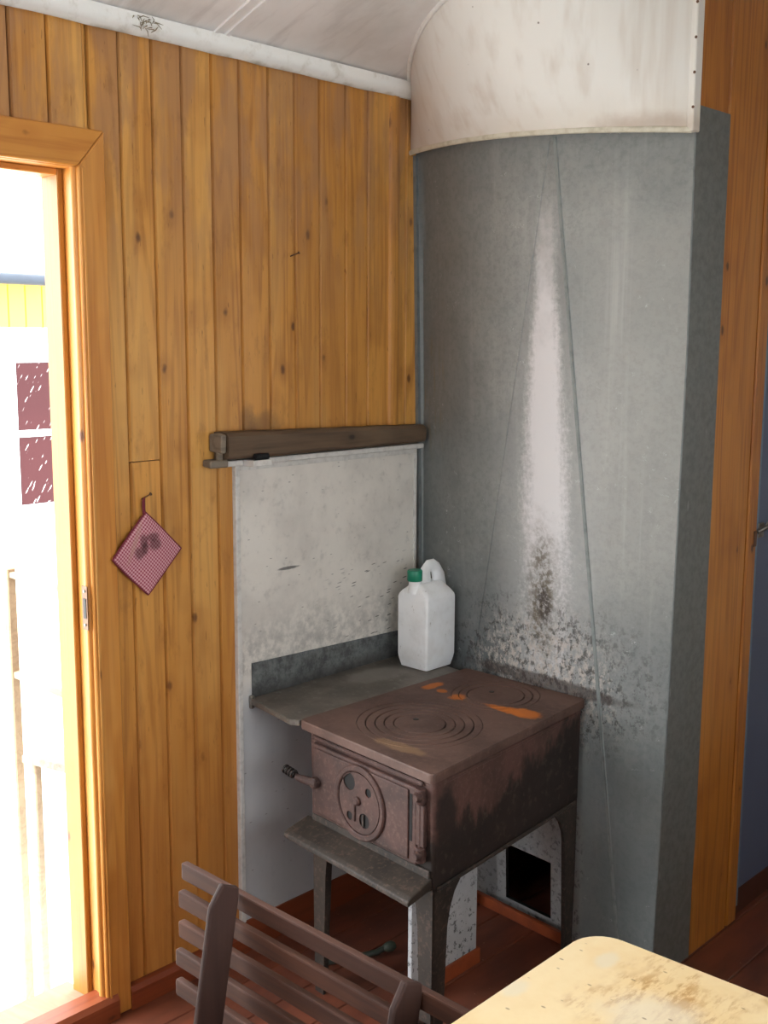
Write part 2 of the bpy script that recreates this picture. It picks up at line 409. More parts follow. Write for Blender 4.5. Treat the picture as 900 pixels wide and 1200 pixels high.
def iron(name, rust=False, soot=False, base=(104, 74, 66), dk=(76, 56, 50)):
    n = NT(name)
    f = n.noise(n.pos, 8., 5., .65); g = n.noise(n.pos, 90., 3., .7)
    col = n.mix(n.ss(f, .38, .66), lin(base), lin(dk))
    col = n.mix(n.math('MULTIPLY', n.ss(g, .5, .7), .3), col, lin((122, 96, 84)))
    X, Y, Z = n.xyz(n.pos)
    if soot:   # burnt black patches low on the side
        wob = n.math('MULTIPLY', n.math('SUBTRACT', n.noise(n.vec('MULTIPLY', n.pos, (14, 14, 6)), 1., 5., .65), .5), .34)
        edge = n.math('SUBTRACT', Z, n.math('ADD', .512, n.math('MULTIPLY', n.ss(Y, 1.8, 2.1), .07)))
        k = n.ss(n.math('ADD', edge, wob), .035, -.01)
        k = n.math('MULTIPLY', k, n.ss(X, .55, .58))
        fl = n.math('MULTIPLY', n.blob((.66, 1.665, .53), (.06, .04, .085), .9, 24.), .95)
        col = n.mix(n.math('MULTIPLY', n.math('MAXIMUM', k, fl), .88), col, lin((34, 30, 27)))
        col = n.mix(n.math('MULTIPLY', n.math('MULTIPLY', k, n.ss(n.noise(n.pos, 50., 4.), .55, .7)), .35), col, lin((92, 82, 70)))
    if rust:
        for c, r in (((.272, 2.05, .655), (.016, .038, .03)), ((.315, 2.035, .655), (.014, .012, .03)), ((.375, 2.025, .655), (.02, .022, .03)),
                     ((.515, 2.03, .655), (.055, .016, .03)), ((.56, 2.04, .655), (.045, .028, .03))):
            col = n.mix(n.math('MULTIPLY', n.blob(c, r, 1.0, 40.), .85), col, lin((190, 104, 28)))
        col = n.mix(n.math('MULTIPLY', n.blob((.50, 1.68, .655), (.07, .02, .03), 1.0, 40.), .5), col, lin((150, 118, 84)))
    n.bump(g, .0008, .35)
    return n.out(col, n.math('ADD', .52, n.math('MULTIPLY', f, .2)), .0, .35)
IRON_TOP = iron('brown_iron_hob', rust=True, base=(98, 74, 65), dk=(78, 58, 51))
IRON = iron('brown_enamelled_iron', base=(78, 53, 47), dk=(60, 43, 39))
IRON_SIDE = iron('burnt_brown_iron', soot=True, base=(92, 64, 57), dk=(72, 52, 46))
IRON_DARK = iron('dark_iron', base=(62, 54, 48), dk=(44, 40, 36))
IRON_LEG = iron('grey_brown_iron', base=(58, 50, 43), dk=(42, 37, 32))
BLACK = plain('black_void', (16, 14, 13), .8)
STEEL = plain('worn_steel', (150, 146, 138), .35, .9, .3, 60.)
BRONZE = plain('rusty_steel', (112, 84, 66), .45, .7, .4, 60.)
DARKMETAL = plain('dark_metal', (52, 48, 46), .5, .6)
GALV = plain('galvanised_strip', (122, 127, 127), .45, .3, .3, 30., (88, 92, 92))
BLACKRUB = plain('black_rubber', (24, 24, 26), .45)
ORANGEB = plain('orange_red_paint', (158, 76, 40), .5, 0., .3, 20., (116, 56, 34))

def m_speck():
    n = NT('peeling_whitewash')
    f = n.noise(n.pos, 60., 5., .75); g = n.noise(n.pos, 6., 4.)
    col = n.mix(n.ss(g, .35, .7), lin((196, 197, 198)), lin((166, 168, 170)))
    z = n.xyz(n.pos)[2]
    k = n.math('MULTIPLY', n.ss(f, .56, .60), n.ss(z, .42, .08))
    col = n.mix(n.math('MULTIPLY', k, .85), col, lin((58, 56, 54)))
    return n.out(col, .6)
SPECK = m_speck()
def m_jug():
    n = NT('white_plastic')
    f = n.noise(n.pos, 14., 4., .6)
    col = n.mix(n.ss(f, .4, .75), lin((236, 238, 240)), lin((220, 220, 220)))
    col = n.mix(n.math('MULTIPLY', n.ss(n.noise(n.vec('MULTIPLY', n.pos, (90, 90, 40)), 1., 4., .7), .64, .72), .5), col, lin((120, 108, 90)))
    n.b.inputs['Subsurface Weight'].default_value = .15; n.b.inputs['Subsurface Radius'].default_value = (.02, .02, .02)
    return n.out(col, .38)
JUG = m_jug()
GREEN = plain('green_plastic', (24, 128, 98), .4, 0., .15, 40.)
def m_gingham():
    n = NT('red_gingham_cotton')
    X, Y, Z = n.xyz(n.loc)
    u = n.math('MULTIPLY', n.math('ADD', Y, Z), .7071); v = n.math('MULTIPLY', n.math('SUBTRACT', Y, Z), .7071)
    su = n.ss(n.math('SINE', n.math('MULTIPLY', u, 6.2832 / .0062)), -.25, .25); sv = n.ss(n.math('SINE', n.math('MULTIPLY', v, 6.2832 / .0062)), -.25, .25)
    s = n.math('MULTIPLY', n.math('ADD', su, sv), .5)
    col = n.mix(s, lin((216, 168, 174)), lin((146, 56, 76)))
    for c, r in (((.01, -.012, -.062), (.05, .010, .016)), ((.01, .012, -.055), (.05, .016, .010)), ((.01, .018, -.072), (.05, .016, .012)),
                 ((.01, -.022, -.085), (.05, .014, .014)), ((.01, -.008, -.078), (.05, .008, .012))):
        col = n.mix(n.math('MULTIPLY', n.blob(c, r, 1.0, 60., v=n.loc, soft=.9), .62), col, lin((62, 34, 34)))
    fold = n.blob((.01, -.033, -.06), (.05, .006, .045), .5, 30., v=n.vec('ADD', n.loc, n.comb(0., n.math('MULTIPLY', n.math('ADD', Z, .06), -.42), 0.)), soft=1.)
    col = n.mix(n.math('MULTIPLY', fold, .5), col, lin((176, 140, 124)))
    n.bump(s, .0006, .4)
    return n.out(col, .9, 0., .15)
GING = m_gingham()
GINGP = plain('plum_cotton', (120, 52, 62), .9, 0., .2, 90., spec=.15)
def m_table():
    n = NT('worn_yellow_laminate')
    f = n.noise(n.pos, 6., 5., .65)
    col = n.mix(n.ss(f, .4, .7), lin((248, 224, 178)), lin((240, 210, 156)))
    m_ = n.math('MULTIPLY', n.ss(n.noise(n.pos, 7., 4., .6), .45, .60), n.blob((1.52, .98, .75), (.17, .26, .1), .8, 8., soft=.7))
    scr = n.noise(n.vec('MULTIPLY', n.pos, (70, 22, 10)), 1., 4., .7)
    col = n.mix(n.math('MULTIPLY', m_, n.math('MULTIPLY', n.ss(scr, .44, .62), .75)), col, lin((184, 130, 60)))
    for c, r in (((1.36, 1.128, .75), (.012, .02, .05)), ((1.47, 1.055, .75), (.055, .05, .05)), ((1.315, 1.0, .75), (.012, .02, .05)), ((1.56, 1.06, .75), (.03, .02, .05))):
        col = n.mix(n.math('MULTIPLY', n.blob(c, r, 1.0, 22., soft=.8), .7), col, lin((238, 224, 196)))
    dot = n.blob((1.56, 1.095, .75), (.016, .010, .05), 1.0, 60.)
    col = n.mix(n.math('MULTIPLY', dot, .7), col, lin((92, 84, 80)))
    chip = n.ss(n.voro(n.vec('MULTIPLY', n.pos, (30, 60, 10)), 1.1), .13, .07)
    col = n.mix(n.math('MULTIPLY', chip, .55), col, lin((120, 80, 40)))
    return n.out(col, n.math('ADD', .3, n.math('MULTIPLY', f, .2)))
TABLE = m_table()
TABLE_EDGE = plain('dark_table_edging', (70, 58, 30), .5)
BLUE = plain('blue_grey_door_paint', (86, 98, 124), .4, 0., .25, 3., (72, 84, 110))
BLUE_L = plain('worn_light_blue_edge', (112, 136, 156), .45, 0., .4, 30., (92, 110, 134))
BROWN_D = plain('dark_brown_paint', (74, 40, 28), .5)
EXT_Y = plain('yellow_house_paint', (246, 206, 60), .6, 0., .08)
EXT_C = plain('overexposed_yellow_paint', (246, 240, 214), .6, 0., .05)  # overexposure of the yellow wall put into this paler colour
EXT_W = plain('white_house_paint', (240, 240, 238), .5, 0., .05)
GUT = plain('grey_gutter', (40, 46, 56), .4, .2)
SHELLM = plain('plain_pine_lining', (176, 122, 60), .5, 0., .2, 4.)
PALEWALL = plain('pale_bounce_wall', (222, 218, 208), .5, 0., .1, 4.)  # unseen walls; pale colour chosen to bounce fill light
GROUND = plain('pale_gravel', (205, 202, 194), .9, 0., .2, 8.)
def m_redpane():
    n = NT('flaking_red_shutter')
    X, Y, Z = n.xyz(n.pos)
    p = n.comb(0., n.math('ADD', Y, n.math('MULTIPLY', Z, -.62)), n.math('ADD', n.math('MULTIPLY', Z, .30), n.math('MULTIPLY', Y, .2)))
    d = n.voro(n.vec('MULTIPLY', p, (1, 56, 26)), 1.)
    k = n.math('MULTIPLY', n.ss(d, .24, .16), n.ss(n.noise(n.pos, 9., 3.), .46, .56))
    col = n.mix(k, lin((60, 24, 25)), lin((235, 225, 222)))
    return n.out(col, .6, spec=.2)
REDP = m_redpane()
def m_glass():
    n = NT('window_glass'); t = n.t
    tr = t.nodes.new('ShaderNodeBsdfTransparent'); gl = t.nodes.new('ShaderNodeBsdfGlossy'); gl.inputs['Roughness'].default_value = .02
    fr = t.nodes.new('ShaderNodeFresnel'); mx = t.nodes.new('ShaderNodeMixShader')
    t.links.new(fr.outputs[0], mx.inputs[0]); t.links.new(tr.outputs[0], mx.inputs[1]); t.links.new(gl.outputs[0], mx.inputs[2])
    t.links.new(mx.outputs[0], t.nodes['Material Output'].inputs[0]); return n.m
GLASS = m_glass()

# ------------------------------------------------------------------ room shell
XR, YB, YF = 2.50, -1.60, 4.00          # right wall, wall behind the viewer, far end of the passage
zc = lambda x: 2.158 + .37 * x - .148 * x * x      # barrel ceiling
floor = struct(MB().box((-.14, YB - .1, -.06), (XR + .1, YF + .1, -.012)).build('floor', BROWN_D))
x = -.005; k = 0
while x < XR:
    x1 = min(x + .118, XR)
    b = MB(); b.prism([(x + .001, YB, -.012), (x1 - .001, YB, -.012), (x1 - .001, YB, -.002), (x1 - .003, YB, 0), (x + .003, YB, 0), (x + .001, YB, -.002)], (0, YF - YB, 0))
    b.build('floor_board', FLOOR, floor); x = x1; k += 1

mb = MB(); rows = []
N = 26
for yy in (YB - .05, 1.592, YF + .05):
    rows.append([(-.05 + (XR + .1) * i / N, yy, zc(-.05 + (XR + .1) * i / N)) for i in range(N + 1)])
mb.rings(rows, close=False)
ceil = struct(mb.build('ceiling', CEIL, smooth=True))
so_ = ceil.modifiers.new('thickness', 'SOLIDIFY'); so_.thickness = .03; so_.offset = 1 if ceil.data.polygons[0].normal.z > 0 else -1
for y0, y1 in ((1.588, 1.598), (1.618, 1.630), (.35, .36), (2.9, 2.91)):       # sheet joints on the ceiling
    b = MB(); r2 = []
    for i in range(25):
        xx = .02 + (XR - .04) * i / 24; z = zc(xx)
        r2.append([(xx, y0, z + .002), (xx, y0, z - .005), (xx, y1, z - .005), (xx, y1, z + .002)])
    b.rings(r2); b.build('joint_strip', CEIL, ceil)

def wall_rect(name, mat, axis, pos, thick, a0, a1, z0, z1, holes=()):
    """wall slab with rectangular openings, from strips"""
    b = MB()
    cuts = sorted({a0, a1, *[h[0] for h in holes], *[h[1] for h in holes]})
    for s0, s1 in zip(cuts, cuts[1:]):
        segs = [(z0, z1)]
        for h in holes:
            if h[0] <= s0 + 1e-6 and h[1] >= s1 - 1e-6:
                segs = [t for g in segs for t in ((g[0], min(g[1], h[2])), (max(g[0], h[3]), g[1])) if t[1] - t[0] > 1e-4]
        for q0, q1 in segs:
            if axis == 'x': b.box((min(pos, pos + thick), s0, q0), (max(pos, pos + thick), s1, q1))
            else: b.box((s0, min(pos, pos + thick), q0), (s1, max(pos, pos + thick), q1))
    return struct(b.build(name, mat))
DY0, DY1, DZ = .42, 1.25, 1.85
wl = wall_rect('wall_left', BROWN_D, 'x', -.014, -.09, YB - .1, YF + .1, -.06, 2.20, [(DY0 - .02, DY1 + .02, -.06, DZ + .02)])
wr = wall_rect('wall_right', PALEWALL, 'x', XR, .09, YB - .1, YF + .1, -.06, 2.20, [(.06, 1.38, .93, 1.77), (3.1, 3.5, 1.10, 1.72)])
wb = wall_rect('wall_back', PALEWALL, 'y', YB, -.09, -.1, XR + .1, -.06, 2.46, [(.72, 1.98, .93, 1.77)])
wf = wall_rect('wall_front', PALEWALL, 'y', YF, .09, -.1, XR + .1, -.06, 2.46)

def vplank(parent, axis, pos, a0, a1, z0, z1, mat, t=.013, name='plank', sgn=1):
    """upright tongue-and-groove board, face at pos, V edges"""
    c, d, e = .0045, .0065, .0013
    prof = [(a0 + e, -t), (a0 + e, -d), (a0 + c, 0), (a1 - c, 0), (a1 - e, -d), (a1 - e, -t)]
    if axis == 'x': pts = [(pos + sgn * q, p, z0) for p, q in prof]
    else: pts = [(p, pos + sgn * q, z0) for p, q in prof]
    return MB().prism(pts, (0, 0, z1 - z0)).build(name, mat, parent)
edges = [.477 + .0806 * i for i in range(11)] + [1.2835, 1.364, 1.444, 1.52, 1.60, 1.678, 1.763, 1.844, 1.925, 2.013, 2.092, 2.178]
for a, b_ in zip(edges, edges[1:]):
    top = 2.140
    if b_ <= 1.30: vplank(wl, 'x', 0, a, b_, 1.90, top, W_WALL)
    elif a < 1.30: vplank(wl, 'x', 0, 1.29, b_, .04, top, W_WALL); vplank(wl, 'x', 0, a, 1.29, 1.90, top, W_WALL)
    elif abs(a - 1.364) < .01:
        vplank(wl, 'x', 0, a, b_, 1.2495, top, W_WALL); vplank(wl, 'x', 0, a, b_, .04, 1.2475, W_WALL)
    else: vplank(wl, 'x', 0, a, b_, .04, top, W_WALL)
vplank(wl, 'x', 0, 2.178, 2.236, .04, 2.14, W_WALL); vplank(wl, 'x', 0, 2.236, 2.300, .04, 2.14, W_WALL)
b = MB(); b.prism([(0, 2.170, 1.26), (.007, 2.173, 1.26), (.010, 2.180, 1.26), (.010, 2.196, 1.26), (.007, 2.203, 1.26), (0, 2.206, 1.26)], (0, 0, .87)); b.build('cover_strip', W_WALL, wl, True)

# skirting along the left wall and the plinth under the white board
def extr_y(prof, y0, y1): return [(p, y0, q) for p, q in prof], (0, y1 - y0, 0)
p_, d_ = extr_y([(.0, 0), (.018, 0), (.018, .044), (.012, .055), (.0, .058)], 1.315, 1.655)
struct(MB().prism(p_, d_).build('baseboard_left', W_BASE))
p_, d_ = extr_y([(.0, 0), (.014, 0), (.014, .082), (.0, .084)], 1.655, 2.29)
struct(MB().prism(p_, d_).build('baseboard_left', W_BASE))

# white cornice where wall and ceiling meet
mb = MB(); r2 = []
for i in range(60):
    yy = -1.5 + i * (3.75 / 59); j = random.uniform(-.0015, .0015)
    r2.append([(-.002, yy, 2.129 + j), (.008, yy, 2.126 + j), (.022, yy, 2.134 + j), (.030, yy, 2.146 + j), (.030, yy, 2.166), (-.002, yy, 2.16)])
mb.rings(r2); struct(mb.build('trim_1', TRIMW, smooth=True))

# ------------------------------------------------------------------ door_1: open doorway in the left wall
d1 = sempty('door_1', (0, DY1, 0))
b = MB(); b.box((-.104, DY1, .0), (0.0, DY1 + .028, DZ + .028), .001); b.build('jamb', W_FRAME, d1)
b = MB(); b.box((-.104, DY0 - .028, .0), (0.0, DY0, DZ + .028), .001); b.build('jamb', W_FRAME, d1)
b = MB(); b.box((-.104, DY1 - .013, .02), (-.040, DY1, DZ), .002); b.build('door_stop', W_STOP, d1)
b = MB(); b.box((-.104, DY0, .02), (-.040, DY0 + .013, DZ), .002); b.build('door_stop', W_STOP, d1)
b = MB(); b.box((-.104, DY0, DZ), (0, DY1, DZ + .028), .001); b.build('head_jamb', W_FRAMEY, d1)
b = MB(); b.box((-.104, DY0 + .013, DZ - .013), (-.040, DY1 - .013, DZ), .002); b.build('head_stop', W_FRAMEY, d1)
def bead(parent, p0, p1, mat, r=.008): return MB().cyl(p0, p1, r, n=12).build('bead', mat, parent, True)
bead(d1, (-.003, DY1 + .002, .03), (-.003, DY1 + .002, DZ), W_FRAME)
CW = .066
def casing(y0, y1, s):
    yi, yo = (y0, y1)
    pts = [(0, yi, .002), (0, yo, .002), (0, yo, DZ + CW + .009), (0, yi, DZ + .0)]
    MB().prism(pts, (.014, 0, 0), .0025).build('casing', W_FRAME, d1)
casing(DY1 + .003, DY1 + CW, 1); casing(DY0 - .003, DY0 - CW, -1)
b = MB(); b.prism([(0, DY0 - .003, DZ + .001), (0, DY1 + .003, DZ + .001), (0, DY1 + CW, DZ + CW + .01), (0, DY0 - CW, DZ + CW + .01)], (.014, 0, 0), .0025); b.build('casing', W_FRAMEY, d1)
b = MB(); b.box((.014, DY1 + .010, .03), (.0165, DY1 + .016, DZ), .001); b.build('casing_moulding', W_FRAME, d1)
b = MB(); b.prism([(-.03, DY0, 0), (.022, DY0, 0), (.022, DY0, .044), (.014, DY0, .056), (-.03, DY0, .060)], (0, DY1 - DY0 + .03, 0)); b.build('sill', W_SILL, d1)
b = MB(); b.prism([(-.15, DY0, -.05), (-.032, DY0, -.05), (-.032, DY0, .045), (-.15, DY0, .030)], (0, DY1 - DY0, 0)); b.build('threshold', W_RAIL, d1)
b = MB(); b.box((-.014, DY1 - .0075, .900), (.007, DY1 - .0055, .995), .0008); sp = b.build('strike_plate', BRONZE, d1)
b = MB(); b.box((-.008, DY1 - .0085, .925), (.002, DY1 - .0070, .968)); b.build('latch_hole', DARKMETAL, sp)
for z in (.911, .984): MB().cyl((-.003, DY1 - .0095, z), (-.003, DY1 - .007, z), .003, n=10).build('screw', STEEL, sp)

# ------------------------------------------------------------------ windows behind and beside the viewer (the light of the room)
def window(name, axis, pos, a0, a1, z0, z1):
    wd = sempty(name, (pos, a0, z0) if axis == 'x' else (a0, pos, z0))
    def bx(n_, p0, p1, q0, q1, d0, d1_, mat):
        b = MB()
        if axis == 'x': b.box((pos + d0, p0, q0), (pos + d1_, p1, q1), .002)
        else: b.box((p0, pos - d1_, q0), (p1, pos - d0, q1), .002)
        return b.build(n_, mat, wd)
    t = .045
    bx('frame_stile', a0, a0 + t, z0, z1, .0, .08, W_FRAME); bx('frame_stile', a1 - t, a1, z0, z1, .0, .08, W_FRAME)
    bx('frame_rail', a0 + t, a1 - t, z0, z0 + t, 0, .08, W_FRAMEY); bx('frame_rail', a0 + t, a1 - t, z1 - t, z1, 0, .08, W_FRAMEY)
    mid = (a0 + a1) / 2
    bx('mullion', mid - .02, mid + .02, z0 + t, z1 - t, .02, .06, W_FRAME)
    bx('pane', a0 + t, mid - .02, z0 + t, z1 - t, .038, .042, GLASS); bx('pane', mid + .02, a1 - t, z0 + t, z1 - t, .038, .042, GLASS)
window('window_1', 'x', XR, .06, 1.38, .93, 1.77)
window('added_window_3', 'x', XR, 3.1, 3.5, 1.10, 1.72)  # unseen passage window, added and sized to light the closet side
window('window_2', 'y', YB, .72, 1.98, .93, 1.77)

# ------------------------------------------------------------------ the closet the stove stands against
XS = .817                                  # its side wall, parallel to the left wall
ws = struct(MB().box((XS - .10, 2.395, 0), (XS - .016, YF, 2.44)).build('wall_closet', SHELLM))
vplank(ws, 'x', XS - .002, 2.262, 2.403, 2.0, 2.42, W_POST, .014)
vplank(ws, 'x', XS, 2.403, 2.598, 0.0, 2.42, W_POST, .016)
b = MB(); b.box((XS - .02, 2.599, 0), (XS + .004, 2.648, 2.42), .004); b.build('door_post', W_POST, ws)
struct(MB().box((XS - .11, 2.30, 0.0), (XS - .10, YF, 2.44)).build('wall_closet_inside', BROWN_D))
# dark inside of the closet seen through the hatch
struct(MB().box((0.0, 2.95, 0), (XS - .11, 2.96, 2.40)).build('wall_closet_back', BROWN_D))
# blue door in the closet side
d2 = sempty('door_2', (XS, 2.65, 0))
b = MB(); b.box((XS - .028, 2.653, .075), (XS - .006, 3.36, 1.98), .003); lf = b.build('leaf', BLUE, d2)
b = MB(); b.box((XS - .028, 2.649, .03), (XS - .003, 2.672, 1.98), .003); b.build('leaf_edge', BLUE_L, d2)
b = MB(); b.box((XS - .028, 2.673, .0), (XS - .010, 3.36, .073), .002); b.build('kick_board', BROWN_D, d2)
b = MB(); b.box((XS - .02, 3.36, 0), (XS + .004, 3.42, 2.42), .003); b.build('door_post', W_POST, d2)
b = MB(); b.box((XS - .02, 2.648, 1.985), (XS - .002, 3.36, 2.40), .003); b.build('head_panel', W_POST, d2)
hs = MB().box((XS - .006, 2.668, 1.022), (XS - .001, 2.700, 1.060), .002).build('hasp', STEEL, d2)
MB().tube([(XS + .002, 2.655, 1.040), (XS + .012, 2.68, 1.050), (XS + .020, 2.71, 1.046), (XS + .018, 2.74, 1.044)], .0055, 8).build('bolt_handle', STEEL, hs, True)
MB().tube([(XS + .004, 2.700, 1.052), (XS + .010, 2.706, 1.068), (XS + .006, 2.712, 1.052)], .003, 6).build('staple', STEEL, hs, True)
b = MB(); b.box((XS + .0035, 2.630, 1.005), (XS + .006, 2.646, 1.045), .001); b.build('keeper', BRONZE, d2)

# ------------------------------------------------------------------ grey heat shield round the corner of the closet
yr = lambda z: 2.257 + (.007 * (2 - z) / .5 if z > 1.5 else .007 - .017 * (1.5 - z) / .9 if z > .6 else -.010 - .022 * (.6 - z) / .6)
ZT = 2.01; SAG = .085
def arc(t): return Vector((.004 + .811 * t, 2.268 - .011 * t - SAG * (1 - (2 * t - 1) ** 2) * 1.0, ZT))
tm = .612; Mp = arc(tm)
A0, L0, R0, B0 = Vector((.004, 2.318, 0)), Vector((.10, 2.302, 0)), Vector((.712, 2.254, 0)), Vector((.815, 2.226, 0))
hs_ = thing('heat_shield', 'tall grey scorched sheet metal shield with two creases behind the stove', 'heat shield', (0, 0, 0))
def ruled(top, bot, nz=20):
    return [[top[i].lerp(bot[i], j / nz) for i in range(len(top))] for j in range(nz + 1)]
nl = 18
tl = [arc(tm * i / nl) for i in range(nl + 1)]; bl = [A0.lerp(L0, i / nl) for i in range(nl + 1)]
gl_ = [[tl[i].lerp(bl[i], (j / 20) ** (1 - .55 * (1 - i / nl))) if i else tl[i].lerp(bl[i], j / 20) for i in range(nl + 1)] for j in range(21)]
for row in gl_:
    for i_, p in enumerate(row): p.z = ZT * (1 - gl_.index(row) / 20)
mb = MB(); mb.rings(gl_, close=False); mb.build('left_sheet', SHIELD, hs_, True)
tr_ = [arc(tm + (1 - tm) * i / nl) for i in range(nl + 1)]; br_ = [R0.lerp(B0, i / nl) for i in range(nl + 1)]
g = ruled(tr_, br_)
for row in g:                              # keep the outer edge on the slightly bowed corner
    e = row[-1]; dy = yr(e.z) - e.y
    for i, p in enumerate(row): p.y += dy * (i / nl) ** 2
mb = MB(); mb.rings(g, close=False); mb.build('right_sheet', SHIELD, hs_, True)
redge = [Vector((XS - .001, r_[-1].y, r_[-1].z)) for r_ in g]
# centre gore with the square hatch cut in its foot
def on_gore(x, z):
    n_ = (L0 - Mp).cross(R0 - Mp); y = Mp.y - (n_.x * (x - Mp.x) + n_.z * (z - Mp.z)) / n_.y
    return Vector((x, y, z))
def fill(loops, name, mat, parent, th=0.0):
    bm = bmesh.new(); es = []
    for lp in loops:
        vs = [bm.verts.new(p) for p in lp]
        es += [bm.edges.new((vs[i], vs[(i + 1) % len(vs)])) for i in range(len(vs))]
    bmesh.ops.triangle_fill(bm, use_beauty=True, use_dissolve=False, edges=es)
    mb = MB(); mb.bm.free(); mb.bm = bm
    return mb
HX0, HX1, HZ0, HZ1 = .342, .496, .030, .186
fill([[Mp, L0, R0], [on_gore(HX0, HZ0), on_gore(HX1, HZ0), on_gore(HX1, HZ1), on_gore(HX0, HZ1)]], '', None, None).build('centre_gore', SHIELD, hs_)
c4 = [on_gore(HX0, HZ0), on_gore(HX1, HZ0), on_gore(HX1, HZ1), on_gore(HX0, HZ1)]
mb = MB(); mb.rings([c4, [p + Vector((0, .012, 0)) for p in c4]], cap0=False, cap1=False); mb.build('hatch_rim', DARKMETAL, hs_)
# seam strip along the right crease
mb = MB(); dn = (R0 - Mp).normalized(); sd_ = Vector((1, -.25, 0)).normalized(); ou = Vector((-.1, -1, 0)).normalized()
rowsS = [[Mp.lerp(R0, t) + sd_ * a_ + ou * o_ for a_, o_ in ((-.006, -.001), (-.0045, .0018), (-.002, .0008), (.002, .0008), (.0045, .0018), (.006, -.001))] for t in (0.02, .25, .5, .75, 1)]
mb.rings(rowsS); mb.build('seam_strip', SEAM, hs_)
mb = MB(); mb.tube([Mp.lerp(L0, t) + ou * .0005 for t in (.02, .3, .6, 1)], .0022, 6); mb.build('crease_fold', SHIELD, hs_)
# return on the closet side
mb = MB(); rr = [[p, Vector((XS + .001, 2.408 - .006 * (p.z < .3), p.z))] for p in redge]; mb.rings(rr, close=False); mb.build('return_strip', STRIP, hs_)
mb = MB(); mb.tube([p + Vector((0, 0, 0)) for p in redge], .0022, 6); mb.build('folded_edge', GALV, hs_, True)
mb = MB(); mb.rings([[(.001, q + .0, z), (.011, q, z), (.011, q + .022, z), (.001, q + .022, z)] for q, z in ((2.306, .03), (2.279, 1.3), (2.260, 1.99))]); mb.build('corner_angle', GALV, hs_)
mb = MB(); mb.prism([(.24, 2.262, 0), (.56, 2.240, 0), (.56, 2.240, .030), (.24, 2.262, .030)], (0, -.014, 0), .002); mb.build('foot_strip', ORANGEB, hs_)

# cream casing bulging out above it, up into the barrel ceiling
hc = thing('chimney_casing', 'cream painted bowed sheet casing hanging from the ceiling above the grey shield', 'chimney casing', (0, 0, 0))
def casept(t, s):
    x = .002 + .815 * t; y0 = 2.250 - .010 * t
    zb = 1.996 - .015 * t - .026 * t * t; zt = zc(x) + .004
    sg = .092 + .160 * s ** .8
    return Vector((x, y0 - sg * (1 - (2 * t - 1) ** 2), zb + (zt - zb) * s))
mb = MB(); mb.rings([[casept(i / 44, j / 10) for i in range(45)] for j in range(11)], close=False); mb.build('shell', CASING, hc, True)
mb = MB(); mb.tube([casept(i / 44, 0) + Vector((0, -.001, .0)) for i in range(45)], .0048, 8, 1, 1.4); mb.build('bottom_lip', plain('yellowed_cream_paint', (214, 208, 190), .4, 0., .25, 40., (160, 146, 112)), hc, True)
mb = MB(); mb.box((XS - .010, 2.233, 1.952), (XS + .006, 2.262, 2.42), .002); se = mb.build('side_strip', CASING, hc)
for z in (2.0, 2.07, 2.14, 2.21, 2.28): MB().cyl((XS + .004, 2.2325, z), (XS + .004, 2.2315, z), .0032, n=8).build('tack', BRONZE, se)
mb = MB(); mb.tube([casept(i / 20 * .5, 1) + Vector((0, -.004, -.006)) for i in range(21)], .006, 8); mb.build('sealing_bead', TRIMW, hc, True)

# ------------------------------------------------------------------ white board on the wall, its ledge, the timber on it
wp = thing('wall_board', 'scuffed white fireproof board fixed to the plank wall left of the stove', 'wall panel', (0, 1.65, .08))
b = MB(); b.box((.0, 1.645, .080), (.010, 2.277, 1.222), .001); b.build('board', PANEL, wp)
b = MB(); b.box((.0, 1.640, .080), (.014, 1.654, 1.222), .0015); b.build('edge_strip', PANEL_TRIM, wp)
b = MB(); b.prism([(.010, 2.262, .66), (.015, 2.262, .66), (.015, 2.272, .66), (.010, 2.272, .66)], (0, 0, .548), .001); b.build('edge_strip', PANEL_TRIM, wp)
b = MB(); b.box((.010, 1.655, 1.208), (.012, 2.262, 1.221), .0005); b.build('top_strip', PANEL_TRIM, wp)
b = MB(); b.box((.0, 1.60, 1.2225), (.036, 2.276, 1.236), .002); b.build('ledge', PANEL_TRIM, wp)
b = MB(); b.prism([(.001, 1.555, 1.2235), (.040, 1.548, 1.2225), (.043, 1.598, 1.2225), (.001, 1.598, 1.2235)], (0, 0, .017), .003); b.build('ledge_end', W_GREY, wp)

def rough_beam():
    mb = MB(); rows = []
    n_ = 22
    for i in range(n_ + 1):
        yy = 1.588 + (2.268 - 1.588) * i / n_; j = lambda s: random.uniform(-s, s)
        zt = 1.302 - .016 * i / n_; xo = .056 - .006 * i / n_
        zb = 1.2385
        rows.append([(.003, yy, zb + .001), (xo - .006, yy, zb + .002 + abs(j(.001))), (xo + j(.001), yy, zb + .009), (xo + .001 + j(.0012), yy, zb + .03), (xo + j(.001), yy, zt - .008),
                     (xo - .009, yy, zt + j(.0012)), (.022, yy, zt + .002 + j(.001)), (.003, yy, zt)])
    mb.rings(rows); return mb
tb = tag(rough_beam().build('timber', W_BEAM, None, True, 30), 'rough brown weathered timber beam lying on the ledge above the white board', 'beam')
t = thing('wood_block', 'small grey upright wood block at the left end of the brown beam', 'block', (.03, 1.578, 1.2405))
b = MB(); b.prism([(.004, 1.572, 1.258), (.052, 1.570, 1.256), (.054, 1.570, 1.298), (.030, 1.571, 1.302), (.004, 1.572, 1.298)], (0, .015, 0), .003); b.build('block', W_GREY, t)
b = MB(); b.box((.028, 1.573, 1.2405), (.040, 1.584, 1.259), .001); b.build('peg', W_GREY, t)
mb = MB(); r_ = .0075
prof = []
for i in range(9): prof += [(i / 9 + .005, r_), (i / 9 + .075, r_), (i / 9 + .08, r_ * .8), (i / 9 + .108, r_ * .8)]
